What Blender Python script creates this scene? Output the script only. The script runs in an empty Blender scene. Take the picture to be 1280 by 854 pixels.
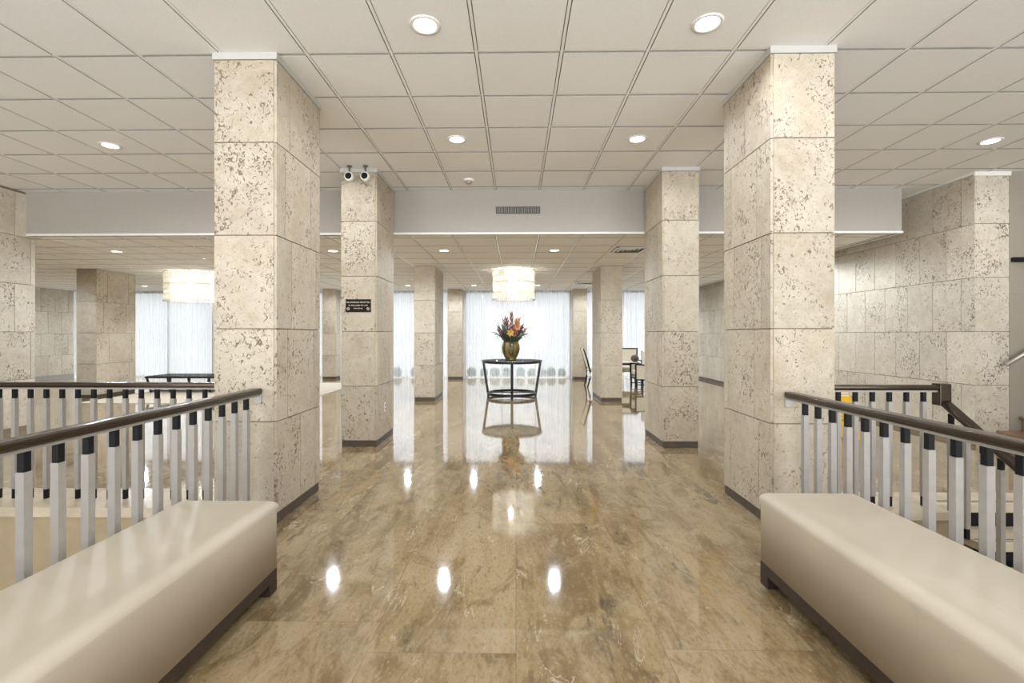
import bpy, bmesh, math, random
from mathutils import Vector, Matrix
random.seed(7)
PI = math.pi
scene = bpy.context.scene
COL = scene.collection
HC, LC, EYE = 3.375, 2.771, 1.355      # high ceiling, low ceiling, camera height

# ------------------------------------------------------------------ nodes
class NT:
    def __init__(s, name):
        s.m = bpy.data.materials.new(name); s.m.use_nodes = True
        s.t = s.m.node_tree; s.t.nodes.clear()
        s.out = s.t.nodes.new('ShaderNodeOutputMaterial')
    def n(s, typ, ins=None, **kw):
        nd = s.t.nodes.new(typ)
        for k, v in kw.items(): setattr(nd, k, v)
        for k, v in (ins or {}).items():
            sk = nd.inputs[k]
            if isinstance(v, bpy.types.NodeSocket): s.t.links.new(v, sk)
            else: sk.default_value = v
        return nd
    def math(s, op, a, b=0.0, c=0.0, clamp=False):
        return s.n('ShaderNodeMath', {0: a, 1: b, 2: c}, operation=op, use_clamp=clamp).outputs[0]
    def mix(s, fac, a, b, blend='MIX'):
        nd = s.n('ShaderNodeMix', data_type='RGBA', blend_type=blend)
        for k, v in ((0, fac), (6, a), (7, b)):
            if isinstance(v, bpy.types.NodeSocket): s.t.links.new(v, nd.inputs[k])
            else: nd.inputs[k].default_value = v if k == 0 else c4(v)
        return nd.outputs[2]
    def ramp(s, fac, stops, interp='LINEAR'):
        nd = s.n('ShaderNodeValToRGB', {0: fac}); r = nd.color_ramp; r.interpolation = interp
        while len(r.elements) < len(stops): r.elements.new(0.5)
        for e, (p, c) in zip(r.elements, stops):
            e.position = p; e.color = c4(c) if not isinstance(c, (int, float)) else (c, c, c, 1)
        return nd.outputs[0]
    def noise(s, vec, scale, detail=4, rough=.55, dist=0.0):
        return s.n('ShaderNodeTexNoise', {'Vector': vec, 'Scale': scale, 'Detail': detail, 'Roughness': rough, 'Distortion': dist}).outputs[0]
    def pos(s): return s.n('ShaderNodeNewGeometry').outputs['Position']
    def vmul(s, v, k): return s.n('ShaderNodeVectorMath', {0: v, 1: k}, operation='MULTIPLY').outputs[0]
    def vadd(s, v, k): return s.n('ShaderNodeVectorMath', {0: v, 1: k}, operation='ADD').outputs[0]
    def bsdf(s, color, rough=.5, metal=0.0, bump=None, bstr=.2, bdist=.002, **kw):
        b = s.n('ShaderNodeBsdfPrincipled')
        for k, v in [('Base Color', color), ('Roughness', rough), ('Metallic', metal)] + list(kw.items()):
            if isinstance(v, bpy.types.NodeSocket): s.t.links.new(v, b.inputs[k])
            else: b.inputs[k].default_value = c4(v) if isinstance(v, tuple) and len(v) == 3 and 'Color' in k else v
        if bump is not None:
            bp = s.n('ShaderNodeBump', {'Height': bump, 'Strength': bstr, 'Distance': bdist})
            s.t.links.new(bp.outputs[0], b.inputs['Normal'])
        return b.outputs[0]
    def end(s, sh):
        s.t.links.new(sh, s.out.inputs[0]); return s.m
def c4(c): return (c[0], c[1], c[2], 1.0) if len(c) == 3 else tuple(c)

def plain(name, col, rough=.5, metal=0.0, var=.06, scale=9.0, bump=0.0, **kw):
    t = NT(name); p = t.pos()
    nz = t.noise(p, scale, 3)
    lo = tuple(x * (1 - var) for x in col); hi = tuple(min(1, x * (1 + var)) for x in col)
    c = t.ramp(nz, [(.3, lo), (.7, hi)])
    return t.end(t.bsdf(c, rough, metal, bump=t.noise(p, scale * 14, 3) if bump else None, bstr=bump, **kw))

def stone_mat(name, light, dark, pitcol, pit_amt=1.0):
    t = NT(name); p = t.pos()
    att = t.n('ShaderNodeAttribute', attribute_name='blk').outputs['Fac']
    off = t.n('ShaderNodeCombineXYZ', {0: t.math('MULTIPLY', att, 17.3), 1: t.math('MULTIPLY', att, 31.7), 2: t.math('MULTIPLY', att, 11.1)}).outputs[0]
    q = t.vadd(p, off)
    big = t.noise(q, 1.7, 4, .55)
    mid = t.noise(q, 9, 6, .65, .4)
    fine = t.noise(q, 70, 3, .6)
    f = t.math('ADD', t.math('MULTIPLY', big, .5), t.math('MULTIPLY', mid, .5))
    base = t.ramp(f, [(.34, dark), (.56, light), (.72, tuple(min(1, x * 1.12) for x in light))])
    tint = t.math('ADD', .92, t.math('MULTIPLY', att, .14))
    base = t.mix(1.0, base, t.n('ShaderNodeCombineColor', {0: tint, 1: tint, 2: tint}).outputs[0], 'MULTIPLY')
    # fossil veins: thin curved lines
    vn = t.noise(t.vmul(q, (1, 1, 1.5)), 11, 3, .5, 1.6)
    vein = t.math('SUBTRACT', 1.0, t.math('MULTIPLY', t.math('ABSOLUTE', t.math('SUBTRACT', vn, .5)), 45), clamp=True)
    vein = t.math('MULTIPLY', vein, t.ramp(t.noise(q, 4, 2), [(.45, 0.0), (.62, .55)]))
    base = t.mix(vein, base, tuple(x * .78 for x in dark))
    # speckle grain
    sp = t.ramp(fine, [(.30, 1.0), (.44, 0.0)])
    base = t.mix(t.math('MULTIPLY', sp, .35), base, tuple(x * .66 for x in dark))
    # pits in clusters
    pn = t.noise(t.vmul(q, (1, 1, .8)), 44, 5, .64, 1.0)
    cl = t.ramp(t.noise(q, 3.4, 4, .65), [(.40, 0.05), (.60, 1.0)])
    cl = t.math('MULTIPLY', cl, t.ramp(t.math('FRACT', t.math('MULTIPLY', att, 7.7)), [(.0, .35), (.6, 1.0), (1, 1.15)]))
    thr = t.math('ADD', .345, t.math('MULTIPLY', cl, .105 * pit_amt))
    pit = t.math('MULTIPLY', t.math('SUBTRACT', thr, pn), 26.0, clamp=True)
    halo = t.math('MULTIPLY', t.math('SUBTRACT', t.math('ADD', thr, .05), pn), 9.0, clamp=True)
    base = t.mix(t.math('MULTIPLY', halo, .45), base, tuple(x * y for x, y in zip(dark, (.80, .72, .62))))
    col = t.mix(t.math('MULTIPLY', pit, .85), base, pitcol)
    h = t.math('SUBTRACT', t.math('MULTIPLY', mid, .35), t.math('ADD', pit, t.math('MULTIPLY', sp, .25)))
    return t.end(t.bsdf(col, .72, bump=h, bstr=.7, bdist=.006))

def floor_mat():
    t = NT('polished_travertine'); p = t.pos()
    sx = t.n('ShaderNodeSeparateXYZ', {0: p})
    x, y = sx.outputs[0], sx.outputs[1]
    W, L = .64, 2.4
    u = t.math('DIVIDE', x, W); row = t.math('FLOOR', u); fu = t.math('FRACT', u)
    rnd = t.n('ShaderNodeTexWhiteNoise', {'W': row}, noise_dimensions='1D').outputs[0]
    v = t.math('ADD', t.math('DIVIDE', y, L), rnd); cl = t.math('FLOOR', v); fv = t.math('FRACT', v)
    idv = t.n('ShaderNodeCombineXYZ', {0: row, 1: cl, 2: 0.0}).outputs[0]
    wn = t.n('ShaderNodeTexWhiteNoise', {'Vector': idv}, noise_dimensions='3D')
    rid = wn.outputs[0]
    off = t.vmul(wn.outputs[1], (9.0, 13.0, 7.0))
    q = t.vadd(p, off)
    # broad banding along the plank
    band = t.noise(t.vmul(q, (3.0, .40, 1)), 1.0, 6, .6, .5)
    base = t.ramp(band, [(.32, (.14, .090, .038)), (.44, (.24, .165, .078)), (.55, (.325, .235, .122)), (.70, (.41, .32, .195))])
    tone = t.ramp(rid, [(0, (.90, .89, .87)), (.5, (1, 1, 1)), (1, (1.08, 1.09, 1.12))])
    base = t.mix(1.0, base, tone, 'MULTIPLY')
    cloud = t.noise(t.vmul(q, (5.5, 2.3, 1)), 1.0, 9, .70, 1.4)
    base = t.mix(t.ramp(cloud, [(.46, .0), (.64, .60)]), base, (.44, .35, .215))
    base = t.mix(t.ramp(cloud, [(.34, .75), (.46, 0.0)]), base, (.15, .10, .042))
    fine = t.noise(t.vmul(q, (60, 26, 1)), 1.0, 4, .68, .6)
    base = t.mix(t.ramp(fine, [(.36, .38), (.48, 0.0)]), base, (.12, .08, .042))
    base = t.mix(t.ramp(fine, [(.56, 0.0), (.70, .45)]), base, (.46, .37, .25))
    # thin pale calcite filaments wandering along the plank
    f1 = t.noise(t.vmul(q, (5.0, 1.5, 1)), 1.0, 7, .62, 1.1)
    fil = t.math('SUBTRACT', 1.0, t.math('MULTIPLY', t.math('ABSOLUTE', t.math('SUBTRACT', f1, .53)), 90), clamp=True)
    fil = t.math('MULTIPLY', fil, t.ramp(t.noise(t.vmul(q, (6, 3.0, 1)), 1.0, 4, .7), [(.53, 0.0), (.60, .9)]))
    base = t.mix(fil, base, (.62, .53, .40))
    # dark grey mineral streaks and golden patches
    f2 = t.noise(t.vmul(q, (4.2, .9, 1)), 1.0, 6, .66, 1.0)
    dk = t.ramp(f2, [(.60, 0.0), (.68, .85)])
    dk = t.math('MULTIPLY', dk, t.ramp(t.noise(t.vmul(q, (20, 9, 1)), 1.0, 4, .65), [(.42, 0.0), (.56, 1.0)]))
    base = t.mix(dk, base, (.06, .055, .038))
    gd = t.ramp(t.noise(t.vmul(q, (2.8, 1.0, 1)), 1.0, 4, .6, .8), [(.60, 0.0), (.72, .6)])
    base = t.mix(gd, base, (.35, .215, .07))
    # joints
    eu = t.math('MULTIPLY', t.math('MINIMUM', fu, t.math('SUBTRACT', 1.0, fu)), W)
    ev = t.math('MULTIPLY', t.math('MINIMUM', fv, t.math('SUBTRACT', 1.0, fv)), L)
    e = t.math('MINIMUM', eu, ev)
    jt = t.math('LESS_THAN', e, .0016)
    base = t.mix(t.math('MULTIPLY', jt, .55), base, (.13, .09, .055))
    wav = t.noise(t.vmul(p, (1.6, 1.2, 1)), 1.0, 2, .5)
    return t.end(t.bsdf(base, .055, bump=wav, bstr=.05, bdist=.01, **{'IOR': 1.7, 'Coat Weight': .5, 'Coat Roughness': .035}))

M = {}
M['stone'] = stone_mat('coral_stone', (.515, .455, .365), (.405, .335, .245), (.15, .10, .055))
M['wallstone'] = stone_mat('pale_coral_stone', (.64, .585, .49), (.52, .455, .36), (.19, .13, .075), 1.1)
M['grout'] = plain('stone_joint', (.24, .20, .15), .9)
M['stone_base'] = plain('brown_marble_base', (.075, .052, .036), .45, scale=6, var=.3)
M['floor'] = floor_mat()
M['border'] = plain('cream_marble', (.60, .52, .40), .22, scale=5, var=.14)
M['tan_wall'] = plain('tan_plaster', (.42, .33, .21), .6, var=.05)
def vinyl_wall(name, col):
    t = NT(name); p = t.pos()
    a = t.noise(t.vmul(p, (1, 1, .02)), 190, 2); b = t.noise(t.vmul(p, (.02, .02, 1)), 190, 2)
    w = t.math('ADD', a, b)
    c = t.ramp(w, [(.6, tuple(x * .93 for x in col)), (1.3, tuple(x * 1.05 for x in col))])
    return t.end(t.bsdf(c, .6, bump=w, bstr=.12))
M['vinyl'] = vinyl_wall('woven_wallcovering', (.52, .47, .40))
M['vinyl_tan'] = vinyl_wall('tan_wallcovering', (.30, .265, .22))
M['beam'] = vinyl_wall('beam_wallcovering', (.37, .34, .305))
M['white'] = plain('white_paint', (.78, .77, .74), .45, var=.02)
def tile_mat():
    t = NT('acoustic_tile'); p = t.pos()
    f = t.noise(p, 210, 3, .7); g = t.noise(p, 3, 3)
    c = t.ramp(f, [(.36, (.76, .75, .735)), (.52, (.875, .865, .855))])
    c = t.mix(t.math('MULTIPLY', g, .18), c, (.79, .78, .765))
    return t.end(t.bsdf(c, .85, bump=f, bstr=.25))
M['tile'] = tile_mat()
M['tbar'] = plain('white_metal_grid', (.88, .875, .86), .22, var=.02)
M['trim'] = plain('grey_white_paint', (.50, .485, .46), .5, var=.02)
M['stem'] = plain('grey_stem', (.14, .13, .12), .5)
M['groove_shade'] = plain('tile_edge_shade', (.36, .34, .32), .8, var=.05)  # greyed tile sides and backing: joint shade put into the colour
M['bronze'] = plain('bronze_rail', (.075, .056, .042), .24, .85, var=.12)
M['alu'] = plain('brushed_aluminium', (.37, .35, .325), .42, .3, var=.05, scale=20)
M['black'] = plain('black_paint', (.004, .004, .006), .5, var=.2, **{'Specular IOR Level': .25})
M['blackmetal'] = plain('black_iron', (.016, .014, .015), .38, .2, var=.2)
def bench_mat():
    t = NT('beige_vinyl'); p = t.pos()
    n1 = t.noise(p, 2.2, 3); n2 = t.noise(p, 260, 2)
    c = t.ramp(n1, [(.3, (.46, .40, .315)), (.7, (.525, .46, .365))])
    wr = t.noise(t.vmul(p, (9, 1.6, 4)), 1.0, 3, .5, .8)
    vein = t.math('SUBTRACT', 1.0, t.math('MULTIPLY', t.math('ABSOLUTE', t.math('SUBTRACT', wr, .5)), 60), clamp=True)
    vein = t.math('MULTIPLY', vein, t.ramp(n1, [(.5, 0.0), (.62, .3)]))
    c = t.mix(vein, c, (.42, .36, .28))
    h = t.math('ADD', t.math('MULTIPLY', n2, .3), t.math('MULTIPLY', n1, 3))
    return t.end(t.bsdf(c, .47, bump=h, bstr=.08))
M['bench'] = bench_mat()
M['darkwood'] = plain('dark_wood', (.032, .018, .011), .5, var=.3, scale=14)
def curtain_mat():
    t = NT('sheer_white_curtain'); p = t.pos()
    f = t.noise(t.vmul(p, (1, 1, .03)), 30, 3)
    col = t.ramp(f, [(.36, (.80, .82, .84)), (.50, (.90, .91, .92)), (.64, (.96, .96, .96))])  # grey to white streaks put fold shading into the cloth colour
    d = t.n('ShaderNodeBsdfDiffuse', {'Color': col}).outputs[0]
    tl = t.n('ShaderNodeBsdfTranslucent', {'Color': col}).outputs[0]
    tr = t.n('ShaderNodeBsdfTransparent', {'Color': (.97, .98, .99, 1)}).outputs[0]
    a = t.n('ShaderNodeMixShader', {0: .72, 1: d, 2: tl}).outputs[0]
    wv = t.ramp(f, [(.36, .50), (.62, .72)])
    return t.end(t.n('ShaderNodeMixShader', {0: wv, 1: a, 2: tr}).outputs[0])
M['curtain'] = curtain_mat()
def glass_mat(name, col=(1, 1, 1), refl=.08, rough=.02):
    t = NT(name)
    tr = t.n('ShaderNodeBsdfTransparent', {'Color': c4(col)}).outputs[0]
    gl = t.n('ShaderNodeBsdfGlossy', {'Color': (1, 1, 1, 1), 'Roughness': rough}).outputs[0]
    return t.end(t.n('ShaderNodeMixShader', {0: refl, 1: tr, 2: gl}).outputs[0])
M['pane'] = glass_mat('window_glass', (.97, .98, .98), .05)
M['tableglass'] = glass_mat('smoked_glass', (.42, .42, .42), .14, .06)
def emit(name, col, strength):
    t = NT(name)
    return t.end(t.n('ShaderNodeEmission', {'Color': c4(col), 'Strength': strength}).outputs[0])
M['lamp'] = emit('downlight_lens', (1, .97, .92), 8)
M['bulb'] = emit('lamp_tube', (1, .98, .93), 1.7)
def capiz():
    t = NT('frosted_glass_drop'); p = t.pos()
    c = t.ramp(t.noise(p, 25, 2), [(.35, (.80, .79, .73)), (.65, (.97, .96, .92))])
    d = t.bsdf(c, .25)
    tl = t.n('ShaderNodeBsdfTranslucent', {'Color': c}).outputs[0]
    tr = t.n('ShaderNodeBsdfTransparent', {'Color': (1, .98, .93, 1)}).outputs[0]
    a = t.n('ShaderNodeMixShader', {0: .6, 1: d, 2: tl}).outputs[0]
    return t.end(t.n('ShaderNodeMixShader', {0: .14, 1: a, 2: tr}).outputs[0])
M['capiz'] = capiz()
M['bead'] = plain('amber_glass_bead', (.30, .24, .13), .2, var=.2)
M['yellow'] = plain('yellow_plastic', (.78, .47, .015), .4)
M['red'] = plain('red_print', (.55, .03, .02), .5)
M['cream'] = plain('cream_upholstery', (.72, .67, .55), .75, scale=30)
M['rug'] = plain('cream_rug', (.58, .52, .43), .95, scale=60, var=.12)
M['darkgrey'] = plain('dark_grey', (.06, .055, .05), .5)
M['brownstep'] = plain('brown_terrazzo', (.27, .165, .095), .3, scale=20, var=.25)
M['signface'] = plain('dark_brown_sign', (.014, .008, .004), .6, **{'Specular IOR Level': .15})
M['signtext'] = plain('sign_lettering', (.72, .66, .52), .5)
M['chrome'] = plain('satin_steel', (.55, .53, .50), .3, .9)
def glaze():
    t = NT('green_amber_glaze'); p = t.pos()
    n = t.noise(t.vmul(p, (9, 9, 1.6)), 1.0, 3, .5, .5)
    c = t.ramp(n, [(.40, (.022, .05, .025)), (.48, (.07, .085, .03)), (.53, (.20, .12, .04)), (.66, (.27, .17, .06))])
    return t.end(t.bsdf(c, .22))
M['glaze'] = glaze()
M['leaf'] = plain('dark_green_leaf', (.028, .05, .026), .45, var=.4)
M['blade'] = plain('grey_green_blade', (.06, .085, .06), .5, var=.3)
M['redbract'] = plain('russet_bract', (.13, .045, .032), .5, var=.4, scale=30)
M['orange'] = plain('orange_petal', (.36, .15, .06), .5, var=.35, scale=30)
M['yellowpetal'] = plain('yellow_petal', (.48, .27, .06), .5, var=.2)
M['plum'] = plain('plum_petal', (.07, .03, .04), .5, var=.3)
M['mauve'] = plain('dusky_rose_petal', (.22, .11, .085), .5, var=.3)
M['basket'] = plain('brown_ribbed_ball', (.16, .12, .10), .6, var=.4, scale=50)
M['ground'] = plain('pale_paving', (.33, .33, .33), .9)
M['hedge'] = plain('clipped_green_shrub', (.10, .15, .08), .8, var=.4)

# ------------------------------------------------------------------ mesh helpers
def nb(): return bmesh.new()
def box(bm, x0, x1, y0, y1, z0, z1, mi=0, blk=None):
    vs = [bm.verts.new((x, y, z)) for x in (x0, x1) for y in (y0, y1) for z in (z0, z1)]
    lay = bm.faces.layers.float.get('blk')
    for f in ((0, 1, 3, 2), (4, 6, 7, 5), (0, 4, 5, 1), (2, 3, 7, 6), (0, 2, 6, 4), (1, 5, 7, 3)):
        fc = bm.faces.new([vs[i] for i in f]); fc.material_index = mi
        if blk is not None and lay: fc[lay] = blk
    return vs
def quad(bm, pts, mi=0):
    f = bm.faces.new([bm.verts.new(p) for p in pts]); f.material_index = mi; return f
def bar(bm, p0, p1, w, h, up=(0, 0, 1)):
    p0, p1 = Vector(p0), Vector(p1); d = (p1 - p0).normalized()
    s = d.cross(Vector(up))
    if s.length < 1e-4: s = d.cross(Vector((0, 1, 0)))
    s.normalize(); u = s.cross(d).normalized()
    vs = []
    for p in (p0, p1):
        for a, b in ((-1, -1), (1, -1), (1, 1), (-1, 1)): vs.append(bm.verts.new(p + s * a * w / 2 + u * b * h / 2))
    for f in ((3, 2, 1, 0), (4, 5, 6, 7), (0, 1, 5, 4), (1, 2, 6, 5), (2, 3, 7, 6), (3, 0, 4, 7)):
        bm.faces.new([vs[i] for i in f])
def tube(bm, pts, r, n=10, closed=False):
    pts = [Vector(p) for p in pts]; rs = r if isinstance(r, (list, tuple)) else [r] * len(pts)
    rings = []
    for i, p in enumerate(pts):
        if closed: d = pts[(i + 1) % len(pts)] - pts[i - 1]
        else: d = pts[min(i + 1, len(pts) - 1)] - pts[max(i - 1, 0)]
        d.normalize(); s = d.cross(Vector((0, 0, 1)))
        if s.length < 1e-3: s = d.cross(Vector((1, 0, 0)))
        s.normalize(); u = s.cross(d)
        rings.append([bm.verts.new(p + (s * math.cos(2 * PI * k / n) + u * math.sin(2 * PI * k / n)) * rs[i]) for k in range(n)])
    m = len(rings)
    for i in range(m if closed else m - 1):
        a, b = rings[i], rings[(i + 1) % m]
        for k in range(n):
            f = bm.faces.new((a[k], a[(k + 1) % n], b[(k + 1) % n], b[k])); f.smooth = True
    if not closed:
        bm.faces.new(rings[0][::-1]); bm.faces.new(rings[-1])
def lathe(bm, prof, cx=0, cy=0, n=32, caps=True):
    rings = [[bm.verts.new((cx + r * math.cos(2 * PI * k / n), cy + r * math.sin(2 * PI * k / n), z)) for k in range(n)] for r, z in prof]
    for a, b in zip(rings, rings[1:]):
        for k in range(n):
            f = bm.faces.new((a[k], a[(k + 1) % n], b[(k + 1) % n], b[k])); f.smooth = True
    if caps:
        bm.faces.new(rings[0][::-1]); bm.faces.new(rings[-1])
def extr(bm, poly, axis, lo, hi):
    """prism: poly of 2-D points in the plane normal to axis"""
    def P(a, b, c): return {'x': (c, a, b), 'y': (a, c, b), 'z': (a, b, c)}[axis]
    A = [bm.verts.new(P(a, b, lo)) for a, b in poly]; B = [bm.verts.new(P(a, b, hi)) for a, b in poly]
    bm.faces.new(A[::-1]); bm.faces.new(B)
    for i in range(len(poly)):
        j = (i + 1) % len(poly); bm.faces.new((A[i], A[j], B[j], B[i]))

def wloc(o):
    v = Vector((0, 0, 0))
    while o is not None: v += o.location; o = o.parent
    return v
def obj(name, bm, mat, parent=None, bevel=0.0, seg=2, recalc=True):
    if recalc: bmesh.ops.recalc_face_normals(bm, faces=bm.faces[:])
    if parent is not None: bmesh.ops.translate(bm, verts=bm.verts[:], vec=-wloc(parent))
    me = bpy.data.meshes.new(name); bm.to_mesh(me); bm.free()
    for m in (mat if isinstance(mat, (list, tuple)) else [mat]): me.materials.append(m)
    o = bpy.data.objects.new(name, me); COL.objects.link(o)
    if parent is not None: o.parent = parent
    if bevel:
        b = o.modifiers.new('bevel', 'BEVEL'); b.width = bevel; b.segments = seg; b.limit_method = 'ANGLE'; b.angle_limit = math.radians(40)
        if seg > 2:
            for f in me.polygons: f.use_smooth = True
    return o
def tag(o, label, cat, group=None):
    o['label'] = label; o['category'] = cat
    if group: o['group'] = group
    return o
def thing(name, label, cat, loc, group=None):
    o = bpy.data.objects.new(name, None); COL.objects.link(o); o.location = loc; o.empty_display_size = .1
    return tag(o, label, cat, group)
def struct(name, bm, mat, bevel=0.0, recalc=True):
    o = obj(name, bm, mat, None, bevel, recalc=recalc); o['kind'] = 'structure'; return o
def copy_tree(o, parent=None):
    c = o.copy(); COL.objects.link(c); c.parent = parent
    for ch in list(o.children): copy_tree(ch, c)
    return c
def text_obj(name, s, size, mat, parent, loc, rot=(PI / 2, 0, 0), align='CENTER', ext=.0006):
    cu = bpy.data.curves.new(name, 'FONT'); cu.body = s; cu.size = size; cu.align_x = align; cu.align_y = 'CENTER'; cu.extrude = ext
    tmp = bpy.data.objects.new(name + '_tmp', cu); COL.objects.link(tmp)
    bpy.context.view_layer.update()
    me = bpy.data.meshes.new_from_object(tmp.evaluated_get(bpy.context.evaluated_depsgraph_get()))
    bpy.data.objects.remove(tmp); bpy.data.curves.remove(cu)
    me.name = name; me.materials.clear(); me.materials.append(mat)
    o = bpy.data.objects.new(name, me); COL.objects.link(o)
    if parent: o.parent = parent; loc = Vector(loc) - wloc(parent)
    o.location = loc; o.rotation_euler = rot
    return o

# ------------------------------------------------------------------ floor, pit edges, rug
XL, XR = -14.3, 9.0
YB, YF = -4.0, 14.95
PL, PR = -1.93, 1.99          # inner edges of the two stairwell openings
PY = 3.68                     # their far edge
PY2, SX = 3.85, 3.33          # the stair down at right starts at PY2, right of SX
bm = nb()
T = .3
box(bm, PL, PR, YB, PY, -T, 0)
box(bm, -6.9, PL, PY, 4.12, -T, -.004); box(bm, PL, PR, PY, 4.12, -T, 0); box(bm, PR, SX, PY, 4.12, -T, -.004); box(bm, SX, 5.75, PY2, 4.12, -T, -.004)
box(bm, XL, 5.75, 4.12, YF, -T, 0)
box(bm, XL, -6.9, PY, 4.12, -T, 0)
box(bm, 5.75, XR, PY, 5.95, -T, 0)
struct('floor', bm, M['floor'])
bm = nb()                      # cream stone curbs round the openings, with a small nosing over the wall below
box(bm, -6.9, PL - .0, PY - .0, 4.12, -.003, .001)
box(bm, PR, SX, PY, 4.12, -.003, .001); box(bm, SX, 5.75, PY2, 4.12, -.003, .001)
box(bm, -6.9, PL, PY - .03, PY, -.075, .001)
box(bm, PR, SX, PY - .03, PY, -.06, .001); box(bm, SX, 5.75, PY2 - .03, PY2, -.06, .001)
struct('trim_1', bm, M['border'])
for nm, a in (('wall_stairwell_left', (-6.9, PL, PY - .012, PY + .05, -3.2, -.075)), ('wall_stairwell_inner_left', (PL, PL + .05, YB, PY + .05, -3.2, -T)),
              ('wall_stairwell_inner_right', (PR - .05, PR, YB, PY + .05, -3.2, -T)), ('wall_stairwell_right', (PR, SX, PY - .004, PY + .05, -3.2, -.06)),
              ('wall_stairwell_behind', (SX, 5.70, PY2 - .004, PY2 + .05, -3.2, -.06)), ('wall_stairwell_outer_right', (5.70, 5.75, YB, PY2, -3.2, -.01))):
    bm = nb(); box(bm, *a); struct(nm, bm, M['tan_wall'])
bm = nb()
box(bm, -6.95, PL + .05, YB, PY + .05, -3.3, -3.2)
box(bm, PR - .05, XR, YB, PY + .05, -3.3, -3.2)
struct('floor_below', bm, M['floor'])

bm = nb(); box(bm, -8.72, -4.35, 9.22, 13.2, .0, .012)
tag(obj('area_rug', bm, M['rug'], bevel=.004), 'large cream rug on the stone floor before the curtained window at left', 'rug')

# ------------------------------------------------------------------ ceilings
def ceiling(bm, x0, x1, y0, y1, z, xo, yo, w=.61):
    quad(bm, [(x0, y0, z + .018), (x0, y1, z + .018), (x1, y1, z + .018), (x1, y0, z + .018)], 2)
    i0 = math.floor((x0 - xo) / w); i1 = math.ceil((x1 - xo) / w)
    j0 = math.floor((y0 - yo) / w); j1 = math.ceil((y1 - yo) / w)
    g, b = .0135, .003
    for i in range(i0, i1 + 1):
        a = xo + i * w
        if x0 + .01 < a < x1 - .01: box(bm, a - .0098, a + .0098, y0, y1, z + .003, z + .012, 1)
    for j in range(j0, j1 + 1):
        a = yo + j * w
        if y0 + .01 < a < y1 - .01: box(bm, x0, x1, a - .0098, a + .0098, z + .009, z + .012, 1)
    for i in range(i0, i1):
        for j in range(j0, j1):
            a0 = max(xo + i * w + g, x0); a1 = min(xo + (i + 1) * w - g, x1)
            b0 = max(yo + j * w + g, y0); b1 = min(yo + (j + 1) * w - g, y1)
            if a1 - a0 < .03 or b1 - b0 < .03: continue
            O = [bm.verts.new(p) for p in ((a0, b0, z + .018), (a0, b1, z + .018), (a1, b1, z + .018), (a1, b0, z + .018))]
            I = [bm.verts.new(p) for p in ((a0 + b, b0 + b, z), (a0 + b, b1 - b, z), (a1 - b, b1 - b, z), (a1 - b, b0 + b, z))]
            bm.faces.new(I)
            for k in range(4): bm.faces.new((O[k], O[(k + 1) % 4], I[(k + 1) % 4], I[k])).material_index = 2
GX = -.2835
bm = nb(); ceiling(bm, -6.95, XR, YB, 6.60, HC, GX, 3.375)
ceiling(bm, 5.31, 5.75, 6.60, YF, HC, GX, 3.375)
struct('ceiling', bm, [M['tile'], M['tbar'], M['groove_shade']], recalc=False)
bm = nb(); ceiling(bm, XL, 5.31, 6.60, YF, LC, GX, 6.876)
struct('ceiling_lounge', bm, [M['tile'], M['tbar'], M['groove_shade']], recalc=False)
bm = nb()
box(bm, XL, XR, YB, YF + .4, HC + .03, HC + .2)
struct('roof_slab', bm, M['white'])
# dropped beam between the two ceilings, its right end turning back along the lounge ceiling
bm = nb()
box(bm, -6.95, 5.31, 6.58, 6.68, LC, HC + .02)
box(bm, 5.27, 5.31, 6.68, YF, LC, HC + .02)
struct('beam', bm, M['beam'])
bm = nb()
box(bm, -6.95, 5.325, 6.57, 6.60, LC - .012, LC + .018)
box(bm, 5.30, 5.33, 6.60, YF, LC - .012, LC + .018)
struct('trim_2', bm, M['white'])

# ------------------------------------------------------------------ stone cladding
COURSES = [.075, .735, 1.40, 2.07, 2.735, HC - .03]
def clad_y(bm, y, sgn, x0, x1, zs, joints=None, thick=.03, gap=.0075, seed=0):
    """panels on a face at constant y, facing sgn"""
    rr = random.Random(seed)
    for k in range(len(zs) - 1):
        xs = joints(k, x0, x1) if joints else [x0, x1]
        for a, b in zip(xs, xs[1:]):
            ya, yb = (y, y + thick) if sgn < 0 else (y - thick, y)
            box(bm, a + gap / 2, b - gap / 2, ya, yb, zs[k] + gap / 2, zs[k + 1] - gap / 2, 0, rr.random())
def clad_x(bm, x, sgn, y0, y1, zs, joints=None, thick=.03, gap=.0075, seed=0):
    rr = random.Random(seed)
    for k in range(len(zs) - 1):
        ys = joints(k, y0, y1) if joints else [y0, y1]
        for a, b in zip(ys, ys[1:]):
            xa, xb = (x, x + thick) if sgn < 0 else (x - thick, x)
            box(bm, xa, xb, a + gap / 2, b - gap / 2, zs[k] + gap / 2, zs[k + 1] - gap / 2, 0, rr.random())
def bond(w, start):
    def f(k, a, b):
        xs = [a]; p = a + (start if k % 2 == 0 else start + w / 2) % w
        while p < b - .05:
            if p > a + .05: xs.append(p)
            p += w
        return xs + [b]
    return f
def colbm():
    b = nb(); b.faces.layers.float.new('blk'); return b

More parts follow.
